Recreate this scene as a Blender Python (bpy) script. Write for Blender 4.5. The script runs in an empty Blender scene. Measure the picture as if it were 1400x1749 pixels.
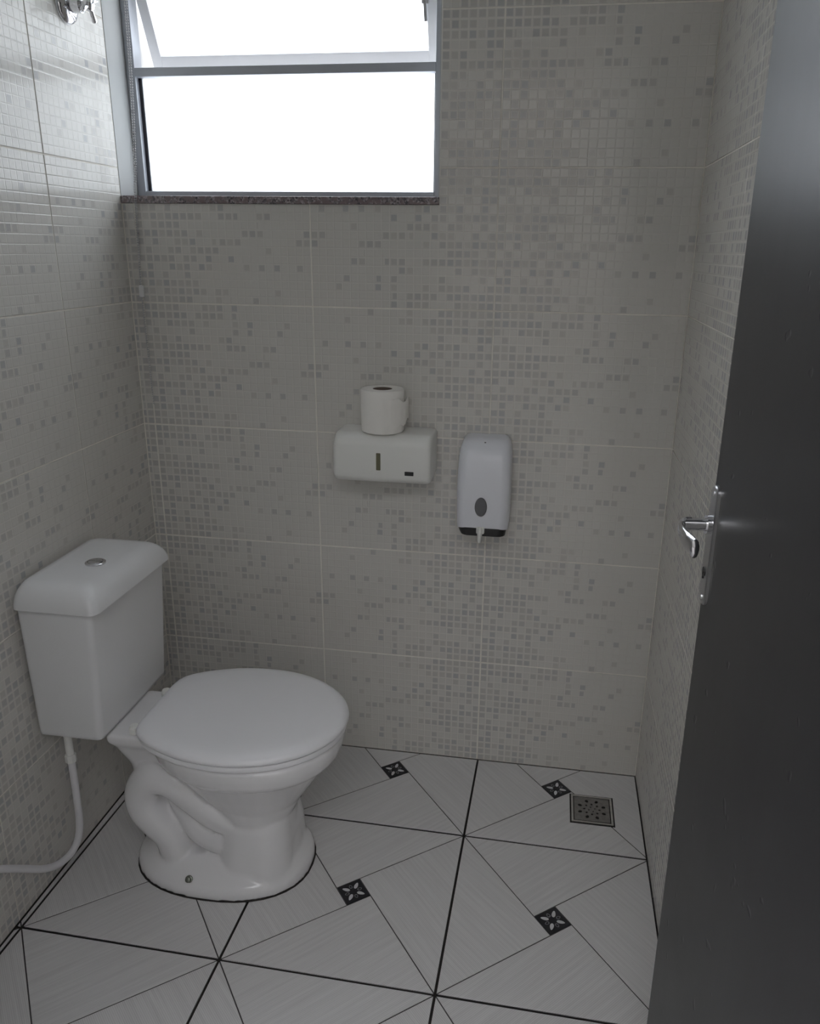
import bpy, bmesh, math, random
from mathutils import Vector, Matrix
random.seed(7)
PI = math.pi
scene = bpy.context.scene
C = scene.collection

# ------------------------------------------------------------------ camera
def norm(v): return Vector(v).normalized()
YAW, PIT, ROL = -0.15040, 0.32230, 0.01400
CAM = Vector((1.0645, -1.9218, 1.3939)); FPX = 1341.18; CX, CY = 733.589, 872.786
fwd = Vector((math.sin(YAW)*math.cos(PIT), math.cos(YAW)*math.cos(PIT), -math.sin(PIT)))
rgt = Vector((math.cos(YAW), -math.sin(YAW), 0)); upv = rgt.cross(fwd)
r2 = math.cos(ROL)*rgt + math.sin(ROL)*upv
u2 = -math.sin(ROL)*rgt + math.cos(ROL)*upv
cam = bpy.data.cameras.new('camera'); cam_o = bpy.data.objects.new('camera', cam); C.objects.link(cam_o)
m = Matrix((r2, u2, -fwd)).transposed().to_4x4(); m.translation = CAM
cam_o.matrix_world = m
cam.sensor_fit = 'HORIZONTAL'; cam.sensor_width = 36.0; cam.lens = 36.0*FPX/1400.0
cam.shift_x = -(CX-700.0)/1400.0; cam.shift_y = (CY-874.5)/1400.0
cam.clip_start = 0.02
scene.camera = cam_o

# ------------------------------------------------------------------ world and exposure
SKY = 6.0
w = bpy.data.worlds.new('sky'); scene.world = w; w.use_nodes = True
bg = w.node_tree.nodes['Background']; bg.inputs[0].default_value = (0.97, 0.975, 1.0, 1); bg.inputs[1].default_value = SKY
scene.view_settings.view_transform = 'Standard'; scene.view_settings.look = 'None'
scene.view_settings.gamma = 1.0; scene.view_settings.use_curve_mapping = False
scene.view_settings.exposure = -0.38
scene.cycles.use_denoising = True
scene.cycles.max_bounces = 10; scene.cycles.diffuse_bounces = 6; scene.cycles.transparent_max_bounces = 12
scene.cycles.sample_clamp_indirect = 6.0

# ------------------------------------------------------------------ material helpers
class NT:
    def __init__(s, name):
        s.m = bpy.data.materials.new(name); s.m.use_nodes = True; s.t = s.m.node_tree
        s.b = s.t.nodes['Principled BSDF']; s.out = s.t.nodes['Material Output']
    def n(s, ty, **kw):
        nd = s.t.nodes.new(ty)
        for k, v in kw.items(): setattr(nd, k, v)
        return nd
    def l(s, a, b): s.t.links.new(a, b)
    def val(s, sock, v):
        if isinstance(v, (int, float)): sock.default_value = v
        elif isinstance(v, (tuple, list)): sock.default_value = v
        else: s.l(v, sock)
    def math(s, op, a, b=0.0, c=None):
        nd = s.n('ShaderNodeMath', operation=op); s.val(nd.inputs[0], a); s.val(nd.inputs[1], b)
        if c is not None: s.val(nd.inputs[2], c)
        return nd.outputs[0]
    def mix(s, f, a, b):
        nd = s.n('ShaderNodeMix', data_type='RGBA'); s.val(nd.inputs[0], f); s.val(nd.inputs[6], a); s.val(nd.inputs[7], b)
        return nd.outputs[2]
    def ramp(s, v, a, b, lo=0.0, hi=1.0):
        nd = s.n('ShaderNodeMapRange', interpolation_type='SMOOTHSTEP'); s.val(nd.inputs[0], v)
        nd.inputs[1].default_value = a; nd.inputs[2].default_value = b; nd.inputs[3].default_value = lo; nd.inputs[4].default_value = hi
        return nd.outputs[0]
    def noise(s, scale, detail=3, vec=None, rough=0.5):
        nd = s.n('ShaderNodeTexNoise'); nd.inputs['Scale'].default_value = scale; nd.inputs['Detail'].default_value = detail
        nd.inputs['Roughness'].default_value = rough
        if vec is None:
            vec = s.n('ShaderNodeTexCoord').outputs['Object']
        s.l(vec, nd.inputs['Vector']); return nd.outputs[0]
    def bump(s, h, strength, dist):
        nd = s.n('ShaderNodeBump'); nd.inputs['Strength'].default_value = strength; nd.inputs['Distance'].default_value = dist
        s.l(h, nd.inputs['Height']); s.l(nd.outputs[0], s.b.inputs['Normal'])
    def setp(s, **kw):
        for k, v in kw.items(): s.val(s.b.inputs[k.replace('_', ' ')], v)
        return s

def c4(c): return (c[0], c[1], c[2], 1)
def simple(name, col, rough=0.5, metal=0.0, var=0.06, scale=30.0, bump=0.0, coat=0.0, spec=0.5):
    s = NT(name)
    nz = s.noise(scale, 4)
    d = tuple(x*(1-var) for x in col); h = tuple(min(1, x*(1+var)) for x in col)
    s.l(s.mix(nz, c4(d), c4(h)), s.b.inputs['Base Color'])
    s.setp(Roughness=rough, Metallic=metal)
    s.b.inputs['Specular IOR Level'].default_value = spec
    if coat: s.b.inputs['Coat Weight'].default_value = coat; s.b.inputs['Coat Roughness'].default_value = 0.06
    if bump: s.bump(nz, bump, 0.001)
    return s.m

M = {}
M['ceramic'] = simple('white_ceramic', (0.80, 0.79, 0.80), 0.12, var=0.015, scale=6)
M['seat'] = simple('white_seat_plastic', (0.88, 0.875, 0.90), 0.28, var=0.01, scale=8)
M['tank'] = simple('white_tank', (0.80, 0.80, 0.81), 0.22, var=0.012, scale=8)
M['plastic'] = simple('white_plastic', (0.80, 0.80, 0.77), 0.32, var=0.015, scale=10)
M['plastic_cool'] = simple('cool_white_plastic', (0.78, 0.79, 0.84), 0.28, var=0.015, scale=10)
M['black'] = simple('black_plastic', (0.015, 0.015, 0.016), 0.35, var=0.1)
M['smoke'] = simple('smoked_window', (0.10, 0.10, 0.11), 0.22, var=0.1, scale=60)
M['olive'] = simple('level_slot', (0.16, 0.15, 0.09), 0.4, var=0.1)
M['chrome'] = simple('chrome', (0.72, 0.72, 0.74), 0.10, 1.0, var=0.02)
M['satin'] = simple('satin_steel', (0.55, 0.55, 0.56), 0.28, 1.0, var=0.05, scale=80)
M['drainm'] = simple('worn_drain_steel', (0.30, 0.29, 0.28), 0.35, 0.85, var=0.35, scale=120)
M['drainf'] = simple('drain_frame_steel', (0.55, 0.54, 0.52), 0.30, 0.9, var=0.25, scale=120)
M['alu'] = simple('grey_aluminium', (0.46, 0.48, 0.52), 0.38, 0.35, var=0.04, scale=40)
M['alu_pale'] = simple('white_aluminium', (0.88, 0.89, 0.91), 0.4, 0.0, var=0.03, scale=40)
M['rubber'] = simple('black_gasket', (0.03, 0.03, 0.04), 0.5)
M['paint'] = simple('painted_plaster', (0.44, 0.45, 0.45), 0.6, var=0.04, scale=12, bump=0.05)
M['ceil'] = simple('ceiling_paint', (0.80, 0.80, 0.79), 0.8, var=0.03, scale=12)
M['hall'] = simple('hall_paint', (0.72, 0.71, 0.69), 0.8, var=0.03, scale=9)
M['paper'] = simple('tissue_paper', (0.86, 0.84, 0.80), 0.9, var=0.03, scale=60, bump=0.2)
M['core'] = simple('brown_core', (0.13, 0.10, 0.08), 0.9, var=0.1)
M['hose'] = simple('white_hose', (0.76, 0.75, 0.77), 0.38, var=0.03, scale=40)
M['grout'] = simple('wall_grout', (0.80, 0.77, 0.71), 0.85, var=0.12, scale=25)
M['fgrout'] = simple('dark_floor_grout', (0.022, 0.018, 0.016), 0.85, var=0.4, scale=40)
M['fline'] = simple('dark_tile_groove', (0.06, 0.055, 0.055), 0.6, var=0.3, scale=40)
M['insert_black'] = simple('black_insert', (0.012, 0.012, 0.018), 0.22, var=0.2, scale=40)
M['insert_white'] = simple('insert_white', (0.60, 0.60, 0.61), 0.3, var=0.05)
M['insert_grey'] = simple('insert_grey', (0.22, 0.22, 0.23), 0.3, var=0.05)
M['bead'] = simple('bead_chain', (0.50, 0.50, 0.51), 0.30, 0.1, var=0.05)
M['clear'] = simple('clear_connector', (0.80, 0.80, 0.80), 0.2, var=0.05)
M['blind'] = simple('blind_fabric', (0.70, 0.70, 0.68), 0.8, var=0.04)
M['bolt'] = simple('oxidised_bolt', (0.20, 0.21, 0.18), 0.4, 0.8, var=0.3, scale=200)
M['conc'] = simple('outside_render', (0.70, 0.70, 0.70), 0.9, var=0.05)

def granite():
    s = NT('speckled_granite')
    tc = s.n('ShaderNodeTexCoord').outputs['Object']
    v = s.n('ShaderNodeTexVoronoi'); v.inputs['Scale'].default_value = 260; s.l(tc, v.inputs['Vector'])
    w_ = s.n('ShaderNodeTexWhiteNoise', noise_dimensions='3D'); s.l(v.outputs['Position'], w_.inputs['Vector'])
    a = s.mix(w_.outputs[0], c4((0.05, 0.045, 0.05)), c4((0.44, 0.39, 0.40)))
    s.l(s.mix(s.ramp(s.noise(90, 2), .42, .6), a, c4((0.22, 0.17, 0.175))), s.b.inputs['Base Color'])
    s.setp(Roughness=0.25); return s.m
M['granite'] = granite()

def door_paint():
    s = NT('graphite_door_paint')
    tc = s.n('ShaderNodeTexCoord').outputs['Object']
    mp = s.n('ShaderNodeMapping'); mp.inputs['Scale'].default_value = (40, 40, 1.2); s.l(tc, mp.inputs['Vector'])
    st = s.noise(1.0, 4, mp.outputs[0])
    s.l(s.mix(st, c4((0.026, 0.026, 0.029)), c4((0.034, 0.034, 0.038))), s.b.inputs['Base Color'])
    pits = s.ramp(s.noise(38, 1), .72, .78)
    sm = s.noise(7, 3)
    s.l(s.math('ADD', s.math('MULTIPLY', sm, 0.08), 0.30), s.b.inputs['Roughness'])
    s.bump(s.math('ADD', s.math('MULTIPLY', pits, -1.0), s.math('MULTIPLY', st, 0.12)), 0.25, 0.002)
    return s.m
M['door'] = door_paint()

def wall_tile():
    """printed mosaic: dense little squares at u=0, scattered ones at u=1, faint white grid"""
    s = NT('mosaic_wall_tile')
    NX, NZ = 23.0, 16.0
    uv = s.n('ShaderNodeUVMap', uv_map='tile').outputs[0]
    sp = s.n('ShaderNodeSeparateXYZ'); s.l(uv, sp.inputs[0]); u, v = sp.outputs[0], sp.outputs[1]
    un, vn = s.math('MULTIPLY', u, NX), s.math('MULTIPLY', v, NZ)
    cu, cv = s.math('FLOOR', un), s.math('FLOOR', vn)
    fu, fv = s.math('FRACT', un), s.math('FRACT', vn)
    du, dv = s.math('ABSOLUTE', s.math('SUBTRACT', fu, .5)), s.math('ABSOLUTE', s.math('SUBTRACT', fv, .5))
    dm = s.math('MAXIMUM', du, dv)
    cell = s.n('ShaderNodeCombineXYZ'); s.l(cu, cell.inputs[0]); s.l(cv, cell.inputs[1])
    h = s.n('ShaderNodeTexWhiteNoise', noise_dimensions='3D'); s.l(cell.outputs[0], h.inputs['Vector'])
    cell2 = s.n('ShaderNodeVectorMath', operation='ADD'); s.l(cell.outputs[0], cell2.inputs[0]); cell2.inputs[1].default_value = (37.3, 11.7, 5.1)
    h2 = s.n('ShaderNodeTexWhiteNoise', noise_dimensions='3D'); s.l(cell2.outputs[0], h2.inputs['Vector'])
    # runs of two or three squares: hash on half-resolution cells too
    cell3 = s.n('ShaderNodeCombineXYZ'); s.l(s.math('FLOOR', s.math('DIVIDE', un, 3.0)), cell3.inputs[0]); s.l(cv, cell3.inputs[1]); cell3.inputs[2].default_value = 3.0
    h3 = s.n('ShaderNodeTexWhiteNoise', noise_dimensions='3D'); s.l(cell3.outputs[0], h3.inputs['Vector'])
    hh = s.math('ADD', s.math('MULTIPLY', h.outputs[0], .62), s.math('MULTIPLY', h3.outputs[0], .38))
    inv = s.math('SUBTRACT', 1.0, u)
    dens = s.math('ADD', s.math('MULTIPLY', s.math('POWER', inv, 1.45), 0.58), 0.19)
    on = s.math('LESS_THAN', hh, dens)
    sq = s.ramp(dm, .31, .40, 1.0, 0.0)
    amp = s.math('ADD', s.math('MULTIPLY', h2.outputs[0], .6), .4)
    mark = s.math('MULTIPLY', s.math('MULTIPLY', on, sq), amp)
    base = s.mix(s.noise(3.5, 2), c4((0.655, 0.625, 0.585)), c4((0.63, 0.625, 0.595)))
    tint = s.mix(h2.outputs[0], c4((0.48, 0.455, 0.425)), c4((0.47, 0.47, 0.475)))
    col = s.mix(mark, base, tint)
    line = s.math('MULTIPLY', s.ramp(dm, .42, .47), s.ramp(u, .15, .75, .52, .05))
    col = s.mix(line, col, c4((0.77, 0.74, 0.69)))
    s.l(col, s.b.inputs['Base Color'])
    rg = s.math('ADD', s.math('MULTIPLY', s.noise(9, 3), .08), .12)
    s.l(rg, s.b.inputs['Roughness'])
    groove = s.ramp(dm, .40, .5, 1.0, 0.0)
    wav = s.noise(14, 2)
    s.bump(s.math('ADD', groove, s.math('MULTIPLY', wav, 1.2)), 0.6, 0.0006)
    return s.m
M['tile'] = wall_tile()

def floor_piece():
    s = NT('streaked_floor_tile')
    uv = s.n('ShaderNodeUVMap', uv_map='tile').outputs[0]
    mp = s.n('ShaderNodeMapping'); mp.inputs['Scale'].default_value = (5.0, 150.0, 1.0); s.l(uv, mp.inputs['Vector'])
    st = s.noise(1.0, 3, mp.outputs[0], .6)
    mp2 = s.n('ShaderNodeMapping'); mp2.inputs['Scale'].default_value = (1.0, 1.0, 1.0); s.l(uv, mp2.inputs['Vector'])
    wv = s.n('ShaderNodeTexWave', wave_type='BANDS', bands_direction='Y'); s.l(mp2.outputs[0], wv.inputs['Vector'])
    wv.inputs['Scale'].default_value = 88.0; wv.inputs['Distortion'].default_value = 0.6; wv.inputs['Detail'].default_value = 1.0; wv.inputs['Detail Scale'].default_value = .3
    f = s.math('ADD', s.math('MULTIPLY', st, .75), s.math('MULTIPLY', wv.outputs[1], .25))
    a = s.mix(s.ramp(f, .25, .75), c4((0.59, 0.575, 0.58)), c4((0.72, 0.71, 0.71)))
    s.l(a, s.b.inputs['Base Color'])
    s.l(s.math('ADD', s.math('MULTIPLY', f, .15), .24), s.b.inputs['Roughness'])
    s.bump(f, .12, .0006)
    return s.m
M['floor'] = floor_piece()

def frosted():
    s = NT('frosted_glass')
    t = s.n('ShaderNodeBsdfTransparent'); t.inputs[0].default_value = (0.93, 0.96, 0.98, 1)
    tl = s.n('ShaderNodeBsdfTranslucent'); tl.inputs[0].default_value = (0.92, 0.95, 0.97, 1)
    gl = s.n('ShaderNodeBsdfGlossy'); gl.inputs['Roughness'].default_value = .15
    mx = s.n('ShaderNodeMixShader'); s.val(mx.inputs[0], s.math('ADD', s.math('MULTIPLY', s.noise(180, 2), .2), .40)); s.l(t.outputs[0], mx.inputs[1]); s.l(tl.outputs[0], mx.inputs[2])
    m2 = s.n('ShaderNodeMixShader'); m2.inputs[0].default_value = .05; s.l(mx.outputs[0], m2.inputs[1]); s.l(gl.outputs[0], m2.inputs[2])
    s.l(m2.outputs[0], s.out.inputs[0]); return s.m
M['glass'] = frosted()

# ------------------------------------------------------------------ mesh helpers
def obj(name, bm, mat=None, parent=None, smooth=False, mats=None, recalc=True):
    if recalc: bmesh.ops.recalc_face_normals(bm, faces=bm.faces[:])
    me = bpy.data.meshes.new(name); bm.to_mesh(me); bm.free()
    for mm in (mats or [mat]): me.materials.append(mm)
    if smooth:
        for p in me.polygons: p.use_smooth = True
    o = bpy.data.objects.new(name, me); C.objects.link(o)
    if parent is not None: o.parent = parent; o.matrix_parent_inverse = parent.matrix_world.inverted()
    return o
def empty(name, loc):
    o = bpy.data.objects.new(name, None); o.location = loc; o.empty_display_size = .05; C.objects.link(o)
    o.matrix_world = Matrix.Translation(loc); return o
def tag(o, label, cat, group=None, kind=None):
    o['label'] = label; o['category'] = cat
    if group: o['group'] = group
    if kind: o['kind'] = kind
    return o
def BM(): return bmesh.new()
def box(bm, lo, hi, bev=0.0, seg=2):
    lo, hi = Vector(lo), Vector(hi)
    r = bmesh.ops.create_cube(bm, size=1.0)
    for v in r['verts']:
        v.co = Vector((lo[i] + (v.co[i]+.5)*(hi[i]-lo[i]) for i in range(3)))
    if bev:
        es = list({e for v in r['verts'] for e in v.link_edges})
        bmesh.ops.bevel(bm, geom=es, offset=bev, segments=seg, profile=.5, affect='EDGES', clamp_overlap=True)
    return bm
def loft(bm, rings, cap=True, closed=False):
    vs = [[bm.verts.new(p) for p in r] for r in rings]; n = len(rings[0])
    for a, b in zip(vs, vs[1:]):
        for i in range(n):
            j = (i+1) % n
            bm.faces.new((a[i], a[j], b[j], b[i]))
    if cap: bm.faces.new(vs[0][::-1]); bm.faces.new(vs[-1])
    return bm
def tube(bm, pts, r, n=12, cap=True, flat=None):
    pts = [Vector(p) for p in pts]; rings = []; prev = None
    for i, p in enumerate(pts):
        t = (pts[min(i+1, len(pts)-1)] - pts[max(i-1, 0)]).normalized()
        if prev is None:
            a = Vector((0, 0, 1)) if abs(t.z) < .9 else Vector((1, 0, 0))
            x = (a - t*a.dot(t)).normalized()
        else: x = (prev - t*prev.dot(t)).normalized()
        prev = x; y = t.cross(x); rr = r[i] if isinstance(r, (list, tuple)) else r
        fx, fy = flat if flat else (1, 1)
        rings.append([p + x*(rr*fx*math.cos(2*PI*k/n)) + y*(rr*fy*math.sin(2*PI*k/n)) for k in range(n)])
    return loft(bm, rings, cap)
def smooth_path(pts, n=8):
    pts = [Vector(p) for p in pts]; out = []
    P = [pts[0]*2-pts[1]] + pts + [pts[-1]*2-pts[-2]]
    for i in range(1, len(P)-2):
        a, b, c, d = P[i-1:i+3]
        for k in range(n):
            t = k/n
            out.append(.5*((2*b) + (c-a)*t + (2*a-5*b+4*c-d)*t*t + (-a+3*b-3*c+d)*t**3))
    out.append(pts[-1]); return out
def lathe(bm, prof, origin, axis='z', n=32):
    o = Vector(origin); rings = []
    for r, h in prof:
        ring = []
        for k in range(n):
            a = 2*PI*k/n; c, s_ = r*math.cos(a), r*math.sin(a)
            ring.append(o + (Vector((c, s_, h)) if axis == 'z' else Vector((h, c, s_)) if axis == 'x' else Vector((c, h, s_))))
        rings.append(ring)
    return loft(bm, rings, True)
def rrect(x0, x1, y0, y1, r, z, n=6):
    pts = []
    for cx, cy, a0 in ((x1-r, y1-r, 0), (x0+r, y1-r, PI/2), (x0+r, y0+r, PI), (x1-r, y0+r, 1.5*PI)):
        for k in range(n+1):
            a = a0 + PI/2*k/n; pts.append(Vector((cx+r*math.cos(a), cy+r*math.sin(a), z)))
    return pts
def shade_auto(o, ang=40):
    for p in o.data.polygons: p.use_smooth = True
    try: o.data.set_sharp_from_angle(angle=math.radians(ang))
    except Exception: pass
    return o
def clip_poly(poly, nx, ny, d):
    """keep nx*x+ny*y <= d"""
    out = []
    for i in range(len(poly)):
        a, b = poly[i], poly[(i+1) % len(poly)]
        da, db = nx*a[0]+ny*a[1]-d, nx*b[0]+ny*b[1]-d
        if da <= 0: out.append(a)
        if (da < 0 < db) or (db < 0 < da):
            t = da/(da-db); out.append((a[0]+(b[0]-a[0])*t, a[1]+(b[1]-a[1])*t))
    return out
def area(p): return .5*sum(p[i][0]*p[(i+1) % len(p)][1]-p[(i+1) % len(p)][0]*p[i][1] for i in range(len(p)))
def inset(poly, g):
    """shrink a convex counter-clockwise polygon by g"""
    res = poly
    for i in range(len(poly)):
        a, b = poly[i], poly[(i+1) % len(poly)]
        dx, dy = b[0]-a[0], b[1]-a[1]; L = math.hypot(dx, dy)
        if L < 1e-7: continue
        nx, ny = dy/L, -dx/L
        res = clip_poly(res, nx, ny, nx*a[0]+ny*a[1]-g)
        if len(res) < 3: return []
    return res

# ------------------------------------------------------------------ the room
W, HT = 1.366, 0.3138
DEPTH = 1.58                       # inner face of the door wall at y = -DEPTH
CEIL = 8*HT
OX1, OZ0, OZ1 = 0.785, 1.490, 2.30 # window opening in the back wall (reaches the left wall), unseen top raised for more downward light
G = 0.0016                         # half a wall joint
def struct(o, label=None, cat=None):
    o['kind'] = 'structure'
    if label: o['label'] = label
    if cat: o['category'] = cat
    return o

bm = BM()
TH = 0.20
box(bm, (OX1, 0.0015, 0), (W+.1, TH, CEIL)); box(bm, (-.1, 0.0015, 0), (OX1, TH, OZ0)); box(bm, (-.1, 0.0015, OZ1), (OX1, TH, CEIL))
wall_back = struct(obj('wall_back', bm, M['grout']), 'back wall of pale mosaic tiles under the window', 'wall')
bm = BM(); box(bm, (-.12, -DEPTH, 0), (-.0015, 0.0015, CEIL))
wall_left = struct(obj('wall_left', bm, M['grout']), 'left tiled wall behind the toilet tank', 'wall')
bm = BM(); box(bm, (W+.0015, -DEPTH, 0), (W+.12, 0.0015, CEIL))
wall_right = struct(obj('wall_right', bm, M['grout']), 'right tiled wall beside the dark door', 'wall')
bm = BM(); box(bm, (-.12, -DEPTH-.12, CEIL), (W+.12, TH, CEIL+.08))
struct(obj('ceiling', bm, M['ceil']), 'plain white ceiling', 'ceiling')

def tile_mesh(name, a0, a1, z0, z1, full, flip, to3, parent, cut=None):
    """one wall tile a0..a1 x z0..z1; full = uncut (a0, a1) for the print; cut = rectangle removed"""
    A = [a0+G, a1-G]; Zs = [z0+G, z1-G]
    if cut:
        ca, cz = (cut[0]-G*.3, cut[1]+G*.3), (cut[2], cut[3])
        for q in ca:
            if A[0]+.004 < q < A[-1]-.004 and q not in A: A.insert(-1, q)
        for q in cz:
            if Zs[0]+.004 < q < Zs[-1]-.004 and q not in Zs: Zs.insert(-1, q)
        A.sort(); Zs.sort()
    bm = BM(); vv = {}
    def V(i, j):
        if (i, j) not in vv: vv[(i, j)] = bm.verts.new((A[i], Zs[j], 0))
        return vv[(i, j)]
    n = 0
    for i in range(len(A)-1):
        for j in range(len(Zs)-1):
            ma, mz = (A[i]+A[i+1])/2, (Zs[j]+Zs[j+1])/2
            if cut and cut[0] < ma < cut[1] and cut[2] < mz < cut[3]: continue
            bm.faces.new((V(i, j), V(i+1, j), V(i+1, j+1), V(i, j+1))); n += 1
    if n == 0: bm.free(); return None
    top = bm.faces[:]
    bnd = [e for e in bm.edges if len(e.link_faces) == 1]
    r = bmesh.ops.extrude_edge_only(bm, edges=bnd)
    for v in [g for g in r['geom'] if isinstance(g, bmesh.types.BMVert)]: v.co.z = 0.005
    bmesh.ops.bevel(bm, geom=bnd, offset=.0009, segments=2, profile=.5, affect='EDGES')
    uvl = bm.loops.layers.uv.new('tile')
    for f in bm.faces:
        for l in f.loops:
            u = (l.vert.co.x-full[0])/(full[1]-full[0]); v = (l.vert.co.y-z0)/(z1-z0)
            if flip: u, v = 1-u, 1-v
            l[uvl].uv = (u, v)
    for v in bm.verts: v.co = Vector(to3(v.co.x, v.co.y, v.co.z))
    return obj('wall_tile', bm, M['tile'], parent)
cut = (-1, OX1, OZ0, OZ1)
for j in range(8):
    z0, z1 = j*HT, (j+1)*HT
    t3 = lambda a, z, d: (a, d, z)
    c = cut if z1 > OZ0 and z0 < OZ1 else None
    for a0, a1, fl, flip in ((0, .031, (-.414, .031), True), (.031, .476, (.031, .476), False), (.476, .921, (.476, .921), True), (.921, W, (.921, 1.366), False)):
        tile_mesh('t', a0, a1, z0, z1, fl, flip, t3, wall_back, c)
    tl = lambda a, z, d: (-d, a, z)
    for a0, a1, fl, flip in ((-.293, 0, (-.293, .152), True), (-.738, -.293, (-.738, -.293), False), (-1.183, -.738, (-1.183, -.738), True), (-DEPTH, -1.183, (-1.628, -1.183), False)):
        tile_mesh('t', a0, a1, z0, z1, fl, flip, tl, wall_left)
    tr = lambda a, z, d: (W+d, a, z)
    for a0, a1, fl, flip in ((-.445, 0, (-.445, 0), False), (-.89, -.445, (-.89, -.445), True), (-1.335, -.89, (-1.335, -.89), False), (-DEPTH, -1.335, (-1.78, -1.335), True)):
        tile_mesh('t', a0, a1, z0, z1, fl, flip, tr, wall_right)

# door wall with the doorway the camera looks through, and the hall behind it
DX0, DX1, DZ = 0.50, 1.362, 2.12
bm = BM(); y0, y1 = -DEPTH-.12, -DEPTH
box(bm, (-.12, y0, 0), (DX0, y1, CEIL)); box(bm, (DX1, y0, 0), (W+.12, y1, CEIL)); box(bm, (DX0, y0, DZ), (DX1, y1, CEIL))
struct(obj('wall_front', bm, M['paint']), 'wall with the doorway', 'wall')
bm = BM(); box(bm, (DX0, y0-.01, 0), (DX0+.03, y1+.01, DZ), .003); box(bm, (DX1-.005, y0-.01, 0), (DX1, y1, DZ), .001); box(bm, (DX0+.03, y0-.01, DZ-.03), (DX1-.005, y1+.01, DZ), .003)
struct(obj('trim_1', bm, M['door']), 'dark door frame', 'door frame')
bm = BM(); box(bm, (-.9, -3.4, -.08), (2.3, y0, -.002))
struct(obj('floor_hall', bm, M['hall']), 'pale floor of the hall', 'floor')
bm = BM(); box(bm, (-.98, -3.4, 0), (-.9, y0, CEIL)); struct(obj('wall_hall_left', bm, M['hall']), 'hall wall', 'wall')
bm = BM(); box(bm, (2.3, -3.4, 0), (2.38, y0, CEIL)); struct(obj('wall_hall_right', bm, M['hall']), 'hall wall', 'wall')
bm = BM(); box(bm, (-.9, y0, 0), (-.12, y0+.08, CEIL)); box(bm, (W+.12, y0, 0), (2.3, y0+.08, CEIL)); struct(obj('wall_hall_front', bm, M['hall']), 'hall wall', 'wall')
HC = (-.2, 2.0, -3.1, -2.1)          # unseen roof opening, added to bring daylight through the doorway (x0, x1, y0, y1)
bm = BM(); box(bm, (-.98, -3.5, CEIL), (HC[0], y0, CEIL+.08)); box(bm, (HC[1], -3.5, CEIL), (2.38, y0, CEIL+.08)); box(bm, (HC[0], -3.5, CEIL), (HC[1], HC[2], CEIL+.08)); box(bm, (HC[0], HC[3], CEIL), (HC[1], y0, CEIL+.08))
struct(obj('ceiling_hall', bm, M['ceil']), 'unseen passage ceiling with a roof opening added for daylight', 'ceiling')

bm = BM(); box(bm, (-.98, -3.5, 0), (2.38, -3.4, CEIL+.08)); struct(obj('wall_hall_back', bm, M['hall']), 'far hall wall', 'wall')

# ------------------------------------------------------------------ floor: pinwheel tiles
bm = BM(); box(bm, (-.1, -DEPTH-.12, -.08), (W+.1, .01, -.0035))
floor = struct(obj('floor', bm, M['fgrout']), 'white pinwheel tile floor with black inserts and dark joints', 'floor')
S, FX, FY, FR = 0.45, 0.9195, -0.3159, -0.0142
JG = 0.0028; LG = 0.0013; BI = 0.058
def fw(u, v): return (FX + u - FR*v, FY + v + FR*u)
def clip_room(p):
    for nx, ny, d in ((1, 0, W-.003), (-1, 0, -.003), (0, 1, -.004), (0, -1, DEPTH+.10)):
        p = clip_poly(p, nx, ny, d)
        if len(p) < 3: return []
    return p if abs(area(p)) > 6e-5 else []
def slab(bm, poly, z0, z1, bev=0.0, uvf=None, mat=0):
    q = inset(poly, bev) if bev else poly
    if len(q) < 3: return
    if len(q) != len(poly): poly = q
    rings = [[Vector((x, y, z0)) for x, y in poly], [Vector((x, y, z1-bev)) for x, y in poly]]
    if bev: rings.append([Vector((x, y, z1)) for x, y in q])
    loft(bm, rings)
def uvmap(bm, ang):
    L = bm.loops.layers.uv.new('tile'); c, s_ = math.cos(ang), math.sin(ang)
    for f in bm.faces:
        for l in f.loops:
            x, y = l.vert.co.x, l.vert.co.y; l[L].uv = (x*c+y*s_, -x*s_+y*c)
A_ = S/2
L_ = A_*math.sqrt(2); al = math.asin(BI/2/L_)
th0 = -PI/4 - al
def petals(ox, oy, rot, bm, mi_w, mi_g):
    for k in range(8):
        a = rot + k*PI/4; big = k % 2 == 1
        r0, r1, hw = (.0085, .027, .0042) if big else (.010, .021, .0038)
        mid = (r0+r1)/2; hl = (r1-r0)/2
        ring = []
        for q in range(12):
            t = 2*PI*q/12; x = mid + hl*math.cos(t); y = hw*math.sin(t)*(1-.25*math.cos(t))
            ring.append((ox + x*math.cos(a)-y*math.sin(a), oy + x*math.sin(a)+y*math.cos(a)))
        if big:
            f = bm.faces.new([bm.verts.new((x, y, .00035)) for x, y in ring]); f.material_index = mi_w
        else:
            cx_, cy_ = ox+mid*math.cos(a), oy+mid*math.sin(a)
            o_ = [bm.verts.new((x, y, .00035)) for x, y in ring]
            i_ = [bm.verts.new((cx_+(x-cx_)*.66, cy_+(y-cy_)*.66, .00035)) for x, y in ring]
            for q in range(12):
                f = bm.faces.new((o_[q], o_[(q+1) % 12], i_[(q+1) % 12], i_[q])); f.material_index = mi_g
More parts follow.
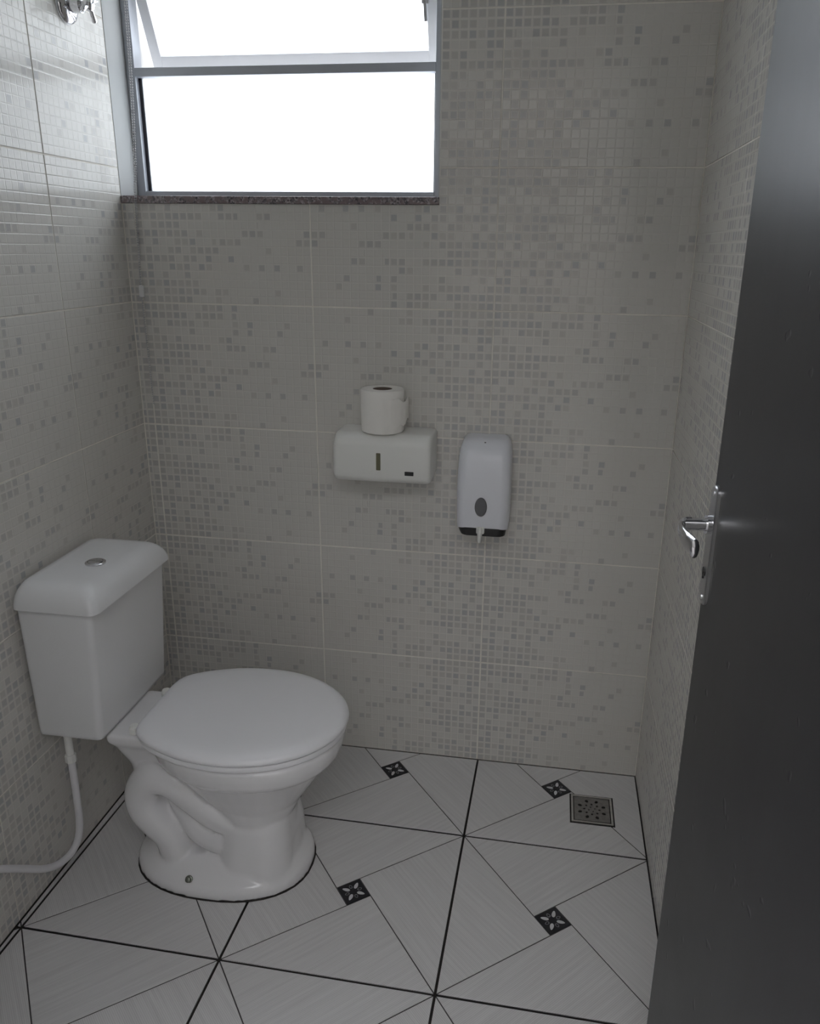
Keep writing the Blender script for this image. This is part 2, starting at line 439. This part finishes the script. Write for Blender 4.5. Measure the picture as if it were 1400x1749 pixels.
for ti in range(-3, 2):
    for tj in range(-3, 1):
        u0, v0 = ti*S, tj*S
        def loc(p): return fw(u0+A_+p[0], v0+A_+p[1])
        sq = [(-A_+JG, -A_+JG), (A_-JG, -A_+JG), (A_-JG, A_-JG), (-A_+JG, A_-JG)]
        base = clip_room([loc(p) for p in sq])
        if not base: continue
        bm = BM(); slab(bm, base, -.006, -.0012)
        ft = obj('floor_tile', bm, M['fline'], floor)
        lim = base
        # pinwheel: corner k sends a line along one side of the insert
        corners = [(-A_, A_), (-A_, -A_), (A_, -A_), (A_, A_)]          # TL BL BR TR (counter-clockwise)
        ins = []
        for k in range(4):
            cx_, cy_ = corners[k]
            d = th0 + k*PI/2
            L1 = L_*math.cos(al) - BI/2
            ins.append((cx_+L1*math.cos(d), cy_+L1*math.sin(d)))
        for k in range(4):
            tri = [corners[k], ins[k], corners[(k+3) % 4]]              # e.g. TL, left corner of insert, TR
            if area(tri) < 0: tri = tri[::-1]
            tri = inset(tri, LG)
            poly = [loc(p) for p in tri]
            for i in range(len(base)):
                a, b = base[i], base[(i+1) % len(base)]
                dx, dy = b[0]-a[0], b[1]-a[1]; LL = math.hypot(dx, dy)
                if LL < 1e-6: continue
                nx, ny = dy/LL, -dx/LL
                poly = clip_poly(poly, nx, ny, nx*a[0]+ny*a[1])
                if len(poly) < 3: break
            if len(poly) < 3 or abs(area(poly)) < 2e-5: continue
            bm = BM(); slab(bm, poly, -.003, 0, .0005)
            uvmap(bm, (PI/4 if k % 2 == 0 else -PI/4) + random.uniform(-.06, .06))
            obj('tile_piece', bm, M['floor'], ft)
        isq = ins if area(ins) > 0 else ins[::-1]
        poly = clip_room([loc(p) for p in inset(isq, LG)])
        if poly and abs(area(poly)) > .5*BI*BI:
            bm = BM(); slab(bm, poly, -.003, .0002, .0004)
            ox, oy = loc((0, 0))
            petals(ox, oy, th0+FR, bm, 1, 2)
            obj('insert', bm, None, ft, mats=[M['insert_black'], M['insert_white'], M['insert_grey']])

# ------------------------------------------------------------------ window
bm = BM(); box(bm, (0.0, -.004, OZ0), (OX1, .15, OZ0+.017), .0015)
tag(struct(obj('window_sill', bm, M['granite'])), 'thin speckled grey granite sill under the window', 'window sill')
bm = BM(); box(bm, (-.1, .0015, OZ0), (0, TH, OZ1)); box(bm, (-.1, TH, OZ0-.1), (0.0, TH+.06, OZ1+.1))
struct(obj('trim_2', bm, M['paint']), 'painted left window reveal', 'window reveal')
bm = BM(); box(bm, (OX1-.003, .004, OZ0+.017), (OX1+.0, TH, OZ1)); box(bm, (0, .004, OZ1-.003), (OX1-.003, TH, OZ1))
struct(obj('trim_3', bm, M['paint']), 'painted right and top window reveal', 'window reveal')
win = empty('window_1', (0.39, .1, OZ0+.017)); struct(win); tag(win, 'frosted window in a grey frame with one sash tilted open', 'window')
ZS = OZ0+.017; YF0, YF1 = .085, .125; XR = OX1-.003; ZT = 1.780; ZU = OZ1-.003
bm = BM()
box(bm, (0, YF0, ZS), (.022, YF1, ZU), .0015); box(bm, (XR-.022, YF0, ZS), (XR, YF1, ZU), .0015)
box(bm, (.022, YF0, ZU-.022), (XR-.022, YF1, ZU), .0015); box(bm, (.022, YF0, ZS), (XR-.022, YF1, ZS+.016), .0015)
fr = obj('frame', bm, M['alu'], win)
bm = BM(); box(bm, (.022, YF0-.002, ZT), (XR-.022, YF1, ZT+.020), .0015); obj('transom', bm, M['alu'], win)
bm = BM(); yp = .105
box(bm, (.022, yp-.004, ZS+.016), (.030, yp+.006, ZT)); box(bm, (XR-.026, yp-.004, ZS+.016), (XR-.022, yp+.006, ZT))
obj('gasket', bm, M['rubber'], win)
bm = BM(); box(bm, (.030, yp-.002, ZS+.014), (XR-.026, yp+.002, ZT+.004)); obj('pane', bm, M['glass'], win)
ZM = 1.988
bm = BM(); box(bm, (.022, YF0-.002, ZM), (XR-.022, YF1, ZM+.022), .0015); obj('transom', bm, M['alu'], win)
bm = BM(); box(bm, (.018, yp-.002, ZM+.018), (XR-.018, yp+.002, ZU-.018)); obj('pane', bm, M['glass'], win)  # unseen upper pane, added with the taller opening for light from above
# middle sash hung at its top, bottom pushed outwards
SH = .186
sm = Matrix.Translation((0, .112, ZM-.002)) @ Matrix.Rotation(math.radians(25), 4, 'X')
sash = empty('sash', (0.39, .112, ZM-.002)); sash.parent = win; sash.matrix_parent_inverse = win.matrix_world.inverted()
def sb(lst, name, mat, bev=.001):
    b = BM()
    for lo, hi in lst: box(b, lo, hi, bev)
    b.transform(sm); o = obj(name, b, mat, sash); return o
X0, X1 = .026, XR-.026
sash_frame = sb([((X0, -.010, -SH), (X0+.026, .014, 0)), ((X1-.026, -.010, -SH), (X1, .014, 0)), ((X0+.026, -.010, -SH), (X1-.026, .014, -SH+.030)), ((X0+.026, -.010, -.024), (X1-.026, .014, 0))], 'sash_frame', M['alu_pale'])
sb([((X0+.022, .000, -SH+.026), (X1-.022, .004, -.020))], 'sash_pane', M['glass'], 0)
sb([((X1-.032, -.020, -SH+.092), (X1-.025, -.012, -SH+.135)), ((X1-.036, -.018, -SH+.127), (X1-.020, -.008, -SH+.139))], 'latch', M['satin'])

# rolled-up blind above the frame with its bead chain draped over the sill
bl = empty('roller_blind', (.39, .045, OZ1-.04)); tag(bl, 'rolled-up blind with a bead chain hanging in the left corner', 'blind')
bm = BM(); lathe(bm, [(.021, .035), (.021, OX1-.03)], (0, .045, OZ1-.035), 'x', 20); shade_auto(obj('roll', bm, M['blind'], bl))
for xx in (.006, OX1-.029):
    bm = BM(); box(bm, (xx, .020, OZ1-.065), (xx+.022, .072, OZ1-.005), .004); obj('bracket', bm, M['plastic'], bl)
def strand(off):
    return smooth_path([(.045+off, .030, OZ1-.05), (.045+off, .022, 1.90), (.043+off, .012, 1.70), (.041+off*.8, .000, 1.56), (.040+off*.7, -.008, 1.50), (.036+off*.6, -.008, 1.40), (.032+off*.4, -.008, 1.285), (.033+off*.5, -.007, 1.14), (.036, -.007, .995)], 10)
def resample(pts, step):
    out = [pts[0]]; acc = 0
    for a, b in zip(pts, pts[1:]):
        L = (b-a).length; t = step-acc
        while t <= L:
            out.append(a+(b-a)*(t/L)); t += step
        acc = (acc+L) % step
    return out
bm = BM()
for off in (0.0, .005):
    P = strand(off); tube(bm, P, .0005, 5)
    for p in resample(P, .0058):
        bmesh.ops.create_icosphere(bm, subdivisions=1, radius=.0020, matrix=Matrix.Translation(p))
obj('bead_chain', bm, M['bead'], bl, smooth=True)
bm = BM(); box(bm, (.028, -.013, 1.268), (.040, -.003, 1.298), .003); box(bm, (.030, -.0145, 1.272), (.038, -.013, 1.281), .0006); box(bm, (.030, -.0145, 1.285), (.038, -.013, 1.294), .0006)
obj('connector', bm, M['clear'], bl)

# ------------------------------------------------------------------ door
HX = 1.2790; HY = -.950; DOOR_TURN = .075
door = empty('door_1', (1.31, -DEPTH+.01, 0)); struct(door); tag(door, 'dark graphite door swung open against the right wall', 'door')
bm = BM(); box(bm, (HX, -DEPTH+.012, .008), (HX+.035, HY, 2.09), .0025)
dl = obj('door_leaf', bm, M['door'], door)
ZH = 1.0765
hd = empty('door_handle', (HX, HY-.025, ZH)); hd.parent = door; hd.matrix_parent_inverse = door.matrix_world.inverted()
yc = HY-.0165
bm = BM(); rings = []
for k, (d, e) in enumerate(((0, 0), (.003, 0), (.0045, .0015))):
    pts = rrect(yc-.013+e, yc+.013-e, .9700+e, 1.1265-e, .0115-e, 0, 6)
    rings.append([Vector((HX-d, p.x, p.y)) for p in pts])
loft(bm, rings); shade_auto(obj('plate', bm, M['satin'], hd), 30)
bm = BM(); tube(bm, [(HX-.003, yc, ZH), (HX-.010, yc, ZH)], .012, 20); tube(bm, [(HX-.008, yc, ZH), (HX-.037, yc, ZH)], .0080, 16)
shade_auto(obj('shaft', bm, M['chrome'], hd), 40)
bm = BM(); P = smooth_path([(HX-.028, yc, ZH), (HX-.036, yc-.001, ZH), (HX-.042, yc-.010, ZH-.001), (HX-.044, yc-.026, ZH-.003), (HX-.043, yc-.046, ZH-.005), (HX-.040, yc-.062, ZH-.006), (HX-.038, yc-.072, ZH-.007)], 6)
rr = [.0085 + .003*min(1, max(0, (i-12)/14)) for i in range(len(P))]; rr[-1] = .005; rr[-2] = .0085
tube(bm, P, rr, 14, flat=(1.10, .50)); shade_auto(obj('lever', bm, M['chrome'], hd), 50)
bm = BM(); tube(bm, [(HX-.0035, yc, 1.014), (HX-.006, yc, 1.014)], .0060, 16); box(bm, (HX-.0064, yc-.001, 1.005), (HX-.0045, yc+.001, 1.014)); obj('keyhole', bm, M['black'], hd)
for z in (.980, 1.1165):
    bm = BM(); tube(bm, [(HX-.004, yc, z), (HX-.0058, yc, z)], .0032, 10); obj('screw', bm, M['satin'], hd)
hinges = []
for z in (.25, 1.05, 1.85):
    bm = BM(); tube(bm, [(HX+.022, -DEPTH+.006, z-.045), (HX+.022, -DEPTH+.006, z+.045)], .007, 12); hinges.append(obj('hinge', bm, M['satin'], door))
# the leaf stands a little past square: turn it about its free edge
for o_ in [dl, hd] + hinges:
    o_.matrix_world = Matrix.Translation((HX, HY, 0)) @ Matrix.Rotation(DOOR_TURN, 4, 'Z') @ Matrix.Rotation(-.006, 4, 'Y') @ Matrix.Translation((-HX, -HY, 0)) @ o_.matrix_world

# ------------------------------------------------------------------ toilet
YC = -.472
toi = empty('toilet', (.36, YC, 0)); tag(toi, 'white close-coupled toilet with closed lid and a tank on the left wall', 'toilet')
def ell(cx, hx, hy, z, n=40, p=2.2, back=None):
    pts = []
    for k in range(n):
        a = 2*PI*k/n; c, s_ = math.cos(a), math.sin(a)
        x = math.copysign(abs(c)**(2/p), c)*hx; y = math.copysign(abs(s_)**(2/p), s_)*hy
        if back and x < 0: x *= back
        pts.append(Vector((cx+x, YC+y, z)))
    return pts
bm = BM()
# foot
loft(bm, [ell(.364, .210, .146, 0, p=2.3), ell(.364, .210, .146, .020, p=2.3), ell(.364, .205, .141, .031, p=2.3), ell(.364, .190, .124, .042, p=2.3), ell(.366, .165, .085, .065, p=2.3)])
# pedestal and bowl
loft(bm, [ell(.460, .092, .110, .015), ell(.458, .087, .102, .06), ell(.456, .082, .094, .11), ell(.452, .086, .092, .16), ell(.448, .112, .104, .205), ell(.445, .148, .130, .255), ell(.445, .180, .158, .305), ell(.445, .196, .172, .328)])
# upright pedestal block with the flat sides the photo shows
loft(bm, [rrect(.366, .546, YC-.114, YC+.114, .06, .012, 8), rrect(.370, .542, YC-.109, YC+.109, .06, .05, 8), rrect(.374, .540, YC-.104, YC+.104, .06, .10, 8), rrect(.378, .535, YC-.096, YC+.096, .06, .150, 8), rrect(.385, .530, YC-.080, YC+.080, .05, .185, 8)])
# rim
loft(bm, [ell(.445, .196, .168, .318), ell(.443, .208, .177, .330), ell(.443, .214, .181, .350), ell(.443, .214, .181, .368), ell(.443, .206, .174, .374)])
# neck behind the bowl up to the tank shelf
def rr_ring(x0, x1, hy, z, r): return rrect(x0, x1, YC-hy, YC+hy, r, z, 5)
loft(bm, [rr_ring(.19, .40, .052, .045, .03), rr_ring(.185, .40, .050, .12, .03), rr_ring(.18, .38, .056, .20, .03), rr_ring(.165, .36, .068, .28, .03), rr_ring(.146, .34, .088, .335, .03), rr_ring(.140, .34, .098, .352, .02), rr_ring(.140, .34, .098, .372, .02)])
# trapway showing as an ear-shaped bulge on both sides
for sgn in (-1, 1):
    yy = YC + sgn*.060
    P = smooth_path([(.46, yy-sgn*.03, .125), (.385, yy+sgn*.002, .170), (.330, yy+sgn*.008, .216), (.282, yy+sgn*.010, .254), (.236, yy+sgn*.010, .256), (.207, yy+sgn*.010, .222), (.206, yy+sgn*.010, .178), (.232, yy+sgn*.010, .140), (.262, yy+sgn*.008, .105), (.270, yy, .05)], 6)
    tube(bm, P, .041, 16)
    P = smooth_path([(.266, yy-sgn*.004, .208), (.300, yy-sgn*.004, .160), (.345, yy-sgn*.004, .112), (.44, yy-sgn*.02, .085)], 6)
    tube(bm, P, [.016+.026*min(1,i/14) for i in range(19)], 12)
tmp = obj('bowl_src', bm, M['ceramic'])
rm = tmp.modifiers.new('r', 'REMESH'); rm.mode = 'VOXEL'; rm.voxel_size = .0045; rm.use_smooth_shade = True
sm_ = tmp.modifiers.new('s', 'SMOOTH'); sm_.factor = .5; sm_.iterations = 4
bpy.context.view_layer.update()
me = bpy.data.meshes.new_from_object(tmp.evaluated_get(bpy.context.evaluated_depsgraph_get()))
bpy.data.objects.remove(tmp)
me.name = 'bowl'
if not me.materials: me.materials.append(M['ceramic'])
for p in me.polygons: p.use_smooth = True
bowl = bpy.data.objects.new('bowl', me); C.objects.link(bowl); bowl.parent = toi; bowl.matrix_parent_inverse = toi.matrix_world.inverted()
# seat and lid outline
def seat_ring(z, e, n=56):
    pts = []; cx = .437; hf, hb, hy, xb = .228-e, .270-e, .187-e, .222+e
    for k in range(n):
        a = 2*PI*k/n; c, s_ = math.cos(a), math.sin(a)
        if c >= 0: x = cx + hf*c; y = hy*s_
        else:
            x = cx + hb*c; y = hy*s_
            if x < xb: x = xb
        pts.append(Vector((x, YC+y, z)))
    for _ in range(3):
        pts = [(pts[i-1] + pts[i]*2 + pts[(i+1) % n])/4 if pts[i].x < cx-.10 else pts[i] for i in range(n)]
    return pts
def seat_loft(prof):
    b = BM(); loft(b, [seat_ring(z, e) for z, e in prof]); bmesh.ops.remove_doubles(b, verts=b.verts[:], dist=1e-5); return b
shade_auto(obj('seat', seat_loft([(.375, .010), (.377, .004), (.384, .002), (.389, .004), (.390, .008)]), M['seat'], toi), 45)
shade_auto(obj('seat_lid', seat_loft([(.3915, .006), (.393, .001), (.397, -.002), (.402, -.001), (.407, .004), (.4105, .012), (.4125, .024), (.4135, .045), (.414, .08)]), M['seat'], toi), 50)
for sgn in (-1, 1):
    bm = BM(); lathe(bm, [(.012, 0), (.012, .012), (.009, .018), (.004, .020)], (.205, YC+sgn*.075, .372), 'z', 16); box(bm, (.203, YC+sgn*.075-.010, .376), (.225, YC+sgn*.075+.010, .388), .002); obj('hinge', bm, M['plastic'], toi)
# tank
def tank_ring(x1, y0, y1, r, z): return rrect(.008, x1, y0, y1, r, z, 6)
TY0, TY1 = YC-.134, YC+.180
bm = BM(); loft(bm, [tank_ring(.150, TY0+.014, TY1-.018, .010, .374), tank_ring(.156, TY0+.008, TY1-.012, .013, .379), tank_ring(.158, TY0+.006, TY1-.010, .014, .388), tank_ring(.175, TY0-.003, TY1+.004, .014, .690)])
shade_auto(obj('tank', bm, M['tank'], toi), 40)
LY0, LY1 = YC-.148, YC+.184
def lid_ring(e, z, r): return rrect(.006+e*.35, .194-e, LY0+e, LY1-e, r, z, 8)
bm = BM(); loft(bm, [lid_ring(.014, .6865, .012), lid_ring(.0012, .6855, .018), lid_ring(0, .6865, .019), lid_ring(.0008, .694, .019), lid_ring(.004, .706, .020), lid_ring(.008, .715, .021), lid_ring(.014, .723, .022), lid_ring(.022, .7295, .022), lid_ring(.032, .7345, .020), lid_ring(.046, .737, .016), lid_ring(.075, .738, .008)])
tl = shade_auto(obj('tank_lid', bm, M['tank'], toi), 32)
bm = BM(); lathe(bm, [(.0215, .7365), (.0215, .7405), (.0195, .742), (.0165, .742), (.0160, .7405)], (.114, YC+.0, 0), 'z', 32); fb = shade_auto(obj('flush_button', bm, M['chrome'], tl), 40)
for sgn in (-1, 1):
    bm = BM(); prof = []
    pts = []
    for k in range(15):
        a = PI*k/14; pts.append((.0148*math.cos(a), sgn*(.0008 + .0146*math.sin(a))))
    if sgn < 0: pts = pts[::-1]
    rings = [[Vector((.114+x*q, YC+y*q, z)) for x, y in pts] for z, q in ((.7395, 1), (.7422, 1), (.7430, .88))]
    loft(bm, rings); shade_auto(obj('push_half', bm, M['chrome'], tl), 40)
bm = BM(); lathe(bm, [(.0085, 0), (.0085, .003), (.006, .004), (.006, .009), (.003, .011)], (0, 0, 0), 'z', 12)
bm.transform(Matrix.Translation((.328, YC-.130, .038)) @ Matrix.Rotation(math.radians(62), 4, 'X'))
shade_auto(obj('floor_bolt', bm, M['bolt'], toi), 40)
# sealant line under the foot
bm = BM(); loft(bm, [ell(.364, .2125, .1485, .0003, p=2.3), ell(.364, .2125, .1485, .0022, p=2.3)]); obj('foot_joint', bm, M['fgrout'], toi)

# water hose
hs = empty('water_hose', (.062, YC-.11, .2)); tag(hs, 'white flexible water hose curving from under the tank to the left wall', 'hose')
HYY = -.578
bm = BM(); tube(bm, [(.062, HYY, .3738), (.062, HYY, .316)], .0085, 16); shade_auto(obj('tail_pipe', bm, M['plastic'], hs))
bm = BM(); lathe(bm, [(.0100, .300), (.0122, .302), (.0122, .318), (.0100, .320)], (.062, HYY, 0), 'z', 8); obj('nut', bm, M['plastic'], hs)
P = smooth_path([(.062, HYY, .304), (.062, HYY, .25), (.061, HYY, .19), (.060, -.580, .135), (.056, -.588, .098), (.052, -.612, .078), (.046, -.650, .080), (.040, -.690, .102), (.030, -.735, .142), (.022, -.785, .186), (.012, -.825, .215), (-.001, -.84, .222)], 8)
bm = BM(); tube(bm, P, .0080, 14); shade_auto(obj('hose', bm, M['hose'], hs), 60)

# ------------------------------------------------------------------ things on the back wall
pd = empty('paper_dispenser', (.67, -.05, .85)); tag(pd, 'white folded-paper dispenser on the back wall, with a paper roll on top', 'dispenser')
def yz_body(x0, x1, prof, ends, r):
    """profile in (y, z) swept along x, with ends drawn in"""
    rings = []
    cy_ = sum(p[0] for p in prof)/len(prof); cz_ = sum(p[1] for p in prof)/len(prof)
    for x, e in ends:
        ring = []
        for y, z in prof:
            dy = min(e, abs(y)) if y < -.01 else 0
            ring.append(Vector((x, y+dy, z + (cz_-z)/abs(cz_-z+1e-9)*min(e, abs(cz_-z)))))
        rings.append(ring)
    b = BM(); loft(b, rings); return b
def arc(cx, cy, r, a0, a1, n): return [(cx+r*math.cos(math.radians(a0+(a1-a0)*k/n)), cy+r*math.sin(math.radians(a0+(a1-a0)*k/n))) for k in range(n+1)]
prof = [(-.001, .852)] + [(-.001, .966)] + arc(-.078, .932, .034, 85, 170, 8) + arc(-.094, .866, .020, 190, 262, 6)
bm = yz_body(.548, .790, prof, [(.548, .012), (.5485, .007), (.551, .003), (.556, .0008), (.564, 0), (.774, 0), (.782, .0008), (.787, .003), (.7895, .007), (.790, .012)], 0)
shade_auto(obj('cover', bm, M['plastic'], pd), 50)
bm = BM(); box(bm, (.6570, -.1150, .8795), (.6675, -.1118, .9225), .0012); obj('level_slot', bm, M['olive'], pd)
bm = BM(); box(bm, (.7275, -.1150, .8695), (.7495, -.1118, .8795), .001); nb = obj('badge', bm, M['black'], pd)

rl = empty('toilet_paper_roll', (.662, -.058, .966)); tag(rl, 'white toilet paper roll standing upright on the paper dispenser', 'paper roll')
bm = BM(); n = 40; rings = []
for r_, z in ((.024, .9665), (.050, .9665), (.0525, .969), (.0530, 1.01), (.0530, 1.068), (.0515, 1.0705), (.024, 1.0705), (.024, 1.0), (.024, .9665)):
    rings.append([Vector((.662+r_*math.cos(2*PI*k/n)*(1+.004*math.sin(3*k)), -.058+r_*math.sin(2*PI*k/n), z)) for k in range(n)])
loft(bm, rings, False); bmesh.ops.remove_doubles(bm, verts=bm.verts[:], dist=1e-6); shade_auto(obj('paper', bm, M['paper'], rl), 40)
bm = BM(); rings = [[Vector((.662+r_*math.cos(2*PI*k/24), -.058+r_*math.sin(2*PI*k/24), z)) for k in range(24)] for r_, z in ((.0239, .968), (.0239, 1.0700), (.0225, 1.0700), (.0225, .968))]
loft(bm, rings, False); obj('core', bm, M['core'], rl, smooth=True)
# loose torn end standing off on the right
bm = BM(); rings = []
for k in range(11):
    a = math.radians(-75 + 9.5*k); r_ = .0540 + .011*(k/10)**2
    x, y = .662+r_*math.cos(a), -.058+r_*math.sin(a)
    zl = 1.0 + .006*math.sin(k*1.7) - .030*(1-k/10); zh = 1.055 - .010*math.sin(k*1.3)*(k/10) - .012*(k/10)
    x2, y2 = .662+(r_-.0006)*math.cos(a), -.058+(r_-.0006)*math.sin(a)
    rings.append([Vector((x, y, zl)), Vector((x, y, zh)), Vector((x2, y2, zh)), Vector((x2, y2, zl))])
loft(bm, rings); obj('loose_sheet', bm, M['paper'], rl, smooth=False)

sd = empty('soap_dispenser', (.918, -.05, .72)); tag(sd, 'tall white soap dispenser with grey oval window right of the paper dispenser', 'dispenser')
def soap_ring(z, x0, x1, yf, r):
    pts = rrect(x0, x1, yf, -.001+r, r, z, 8)
    return [Vector((p.x, min(p.y, -.001), p.z)) for p in pts]
bm = BM(); rings = []
for z, e, yf in ((.744, .003, -.094), (.7445, .001, -.097), (.752, 0, -.099), (.80, -.001, -.104), (.86, -.001, -.102), (.91, .001, -.092), (.935, .003, -.080), (.948, .007, -.068), (.955, .013, -.056), (.958, .022, -.044)):
    rings.append(soap_ring(z, .854+e, .982-e, yf, .022))
# bottom edge of the cover sags towards the sides
for i in (0, 1):
    for p in rings[i]:
        p.z -= .000 + .012*max(0, abs(p.x-.918)/.064-.35)
loft(bm, rings); shade_auto(obj('cover', bm, M['plastic_cool'], sd), 50)
bm = BM(); P = []
ov = [[Vector((.915+ax*math.cos(2*PI*k/28), y, .798+az*math.sin(2*PI*k/28))) for k in range(28)] for y, ax, az in ((-.100, .0150, .0240), (-.1055, .0150, .0240), (-.1066, .0135, .0225))]
loft(bm, ov); shade_auto(obj('level_window', bm, M['smoke'], sd), 30)
bm = BM(); loft(bm, [soap_ring(.7165, .868, .972, -.086, .02), soap_ring(.7185, .864, .975, -.092, .022), soap_ring(.730, .859, .977, -.094, .022), soap_ring(.746, .857, .979, -.093, .022)]); shade_auto(obj('base', bm, M['black'], sd), 40)
bm = BM(); box(bm, (.905, -.101, .726), (.925, -.090, .745), .003); lathe(bm, [(.0062, .745), (.0062, .725), (.0050, .712), (.0036, .704)], (.914, -.100, 0), 'z', 14); shade_auto(obj('nozzle', bm, M['plastic'], sd), 40)
bm = BM(); lathe(bm, [(.0022, 0), (.0022, .012)], (.917, 0, 0), 'z', 10); bm.transform(Matrix.Translation((0, -.064, .939))); obj('lock_hole', bm, M['black'], sd)

# ------------------------------------------------------------------ stop valve high on the left wall
vy, vz = -.150, 1.872
va = empty('stop_valve', (0, vy, vz)); tag(va, 'chrome stop valve with cross handle high on the left wall', 'valve')
bm = BM(); lathe(bm, [(.036, .0002), (.036, .004), (.033, .010), (.025, .015), (.017, .018)], (0, vy, vz), 'x', 40); shade_auto(obj('escutcheon', bm, M['chrome'], va), 50)
bm = BM(); lathe(bm, [(.0155, .015), (.0155, .038), (.012, .041), (.008, .043), (.008, .050)], (0, vy, vz), 'x', 24); shade_auto(obj('stem', bm, M['chrome'], va), 40)
bm = BM(); lathe(bm, [(.011, .048), (.0125, .052), (.0125, .060), (.009, .064), (.003, .065)], (0, vy, vz), 'x', 20)
for k in range(4):
    a = math.radians(28+90*k); d = Vector((0, math.cos(a), math.sin(a))); o_ = Vector((.056, vy, vz))
    tube(bm, [o_+d*.006, o_+d*.020, o_+d*.031, o_+d*.034], [.0046, .0046, .0060, .0040], 10)
shade_auto(obj('cross_handle', bm, M['chrome'], va), 45)

# ------------------------------------------------------------------ floor drain
dr = empty('floor_drain', (1.24, -.165, 0)); tag(dr, 'square steel floor drain near the right corner', 'drain')
DXa, DXb, DYa, DYb = 1.186, 1.294, -.219, -.111
def fr_box(e0, e1, z0, z1):
    b = BM()
    box(b, (DXa+e0, DYa+e0, z0), (DXb-e0, DYa+e1, z1)); box(b, (DXa+e0, DYb-e1, z0), (DXb-e0, DYb-e0, z1))
    box(b, (DXa+e0, DYa+e1, z0), (DXa+e1, DYb-e1, z1)); box(b, (DXb-e1, DYa+e1, z0), (DXb-e0, DYb-e1, z1)); return b
bm = BM(); box(bm, (DXa-.003, DYa-.003, -.002), (DXb+.003, DYb+.003, .0004)); obj('dirt_and_dark_well', bm, M['fgrout'], dr)  # dirty joint round the frame, its dark sheet standing in for the well's shade
obj('frame', fr_box(0.001, .006, .0002, .0024), M['drainf'], dr)
cu = bpy.data.curves.new('grate', 'CURVE'); cu.dimensions = '2D'; cu.fill_mode = 'BOTH'; cu.extrude = .0007
def spl(pts):
    sp = cu.splines.new('POLY'); sp.points.add(len(pts)-1); sp.use_cyclic_u = True
    for p, q in zip(sp.points, pts): p.co = (q[0], q[1], 0, 1)
hw = .0455
spl([(-hw, -hw), (hw, -hw), (hw, hw), (-hw, hw)])
def hole(r, a, lr, lt):
    pts = []
    for k in range(8):
        t = 2*PI*k/8+PI/8; x, y = r+lr*math.cos(t), lt*math.sin(t)
        pts.append((x*math.cos(a)-y*math.sin(a), x*math.sin(a)+y*math.cos(a)))
    spl(pts)
for k in range(8): hole(.033, k*PI/4+PI/8, .0058, .0046)
for k in range(8): hole(.0195, k*PI/4, .0036, .0030)
for k in range(4): hole(.0085, k*PI/2+.4, .0022, .0022)
co = bpy.data.objects.new('tmpc', cu); C.objects.link(co); bpy.context.view_layer.update()
me = bpy.data.meshes.new_from_object(co.evaluated_get(bpy.context.evaluated_depsgraph_get())); bpy.data.objects.remove(co)
me.materials.clear(); me.materials.append(M['drainm'])
me.transform(Matrix.Translation((1.240, -.165, .0017)))
g = bpy.data.objects.new('grate', me); C.objects.link(g); g.parent = dr; g.matrix_parent_inverse = dr.matrix_world.inverted()
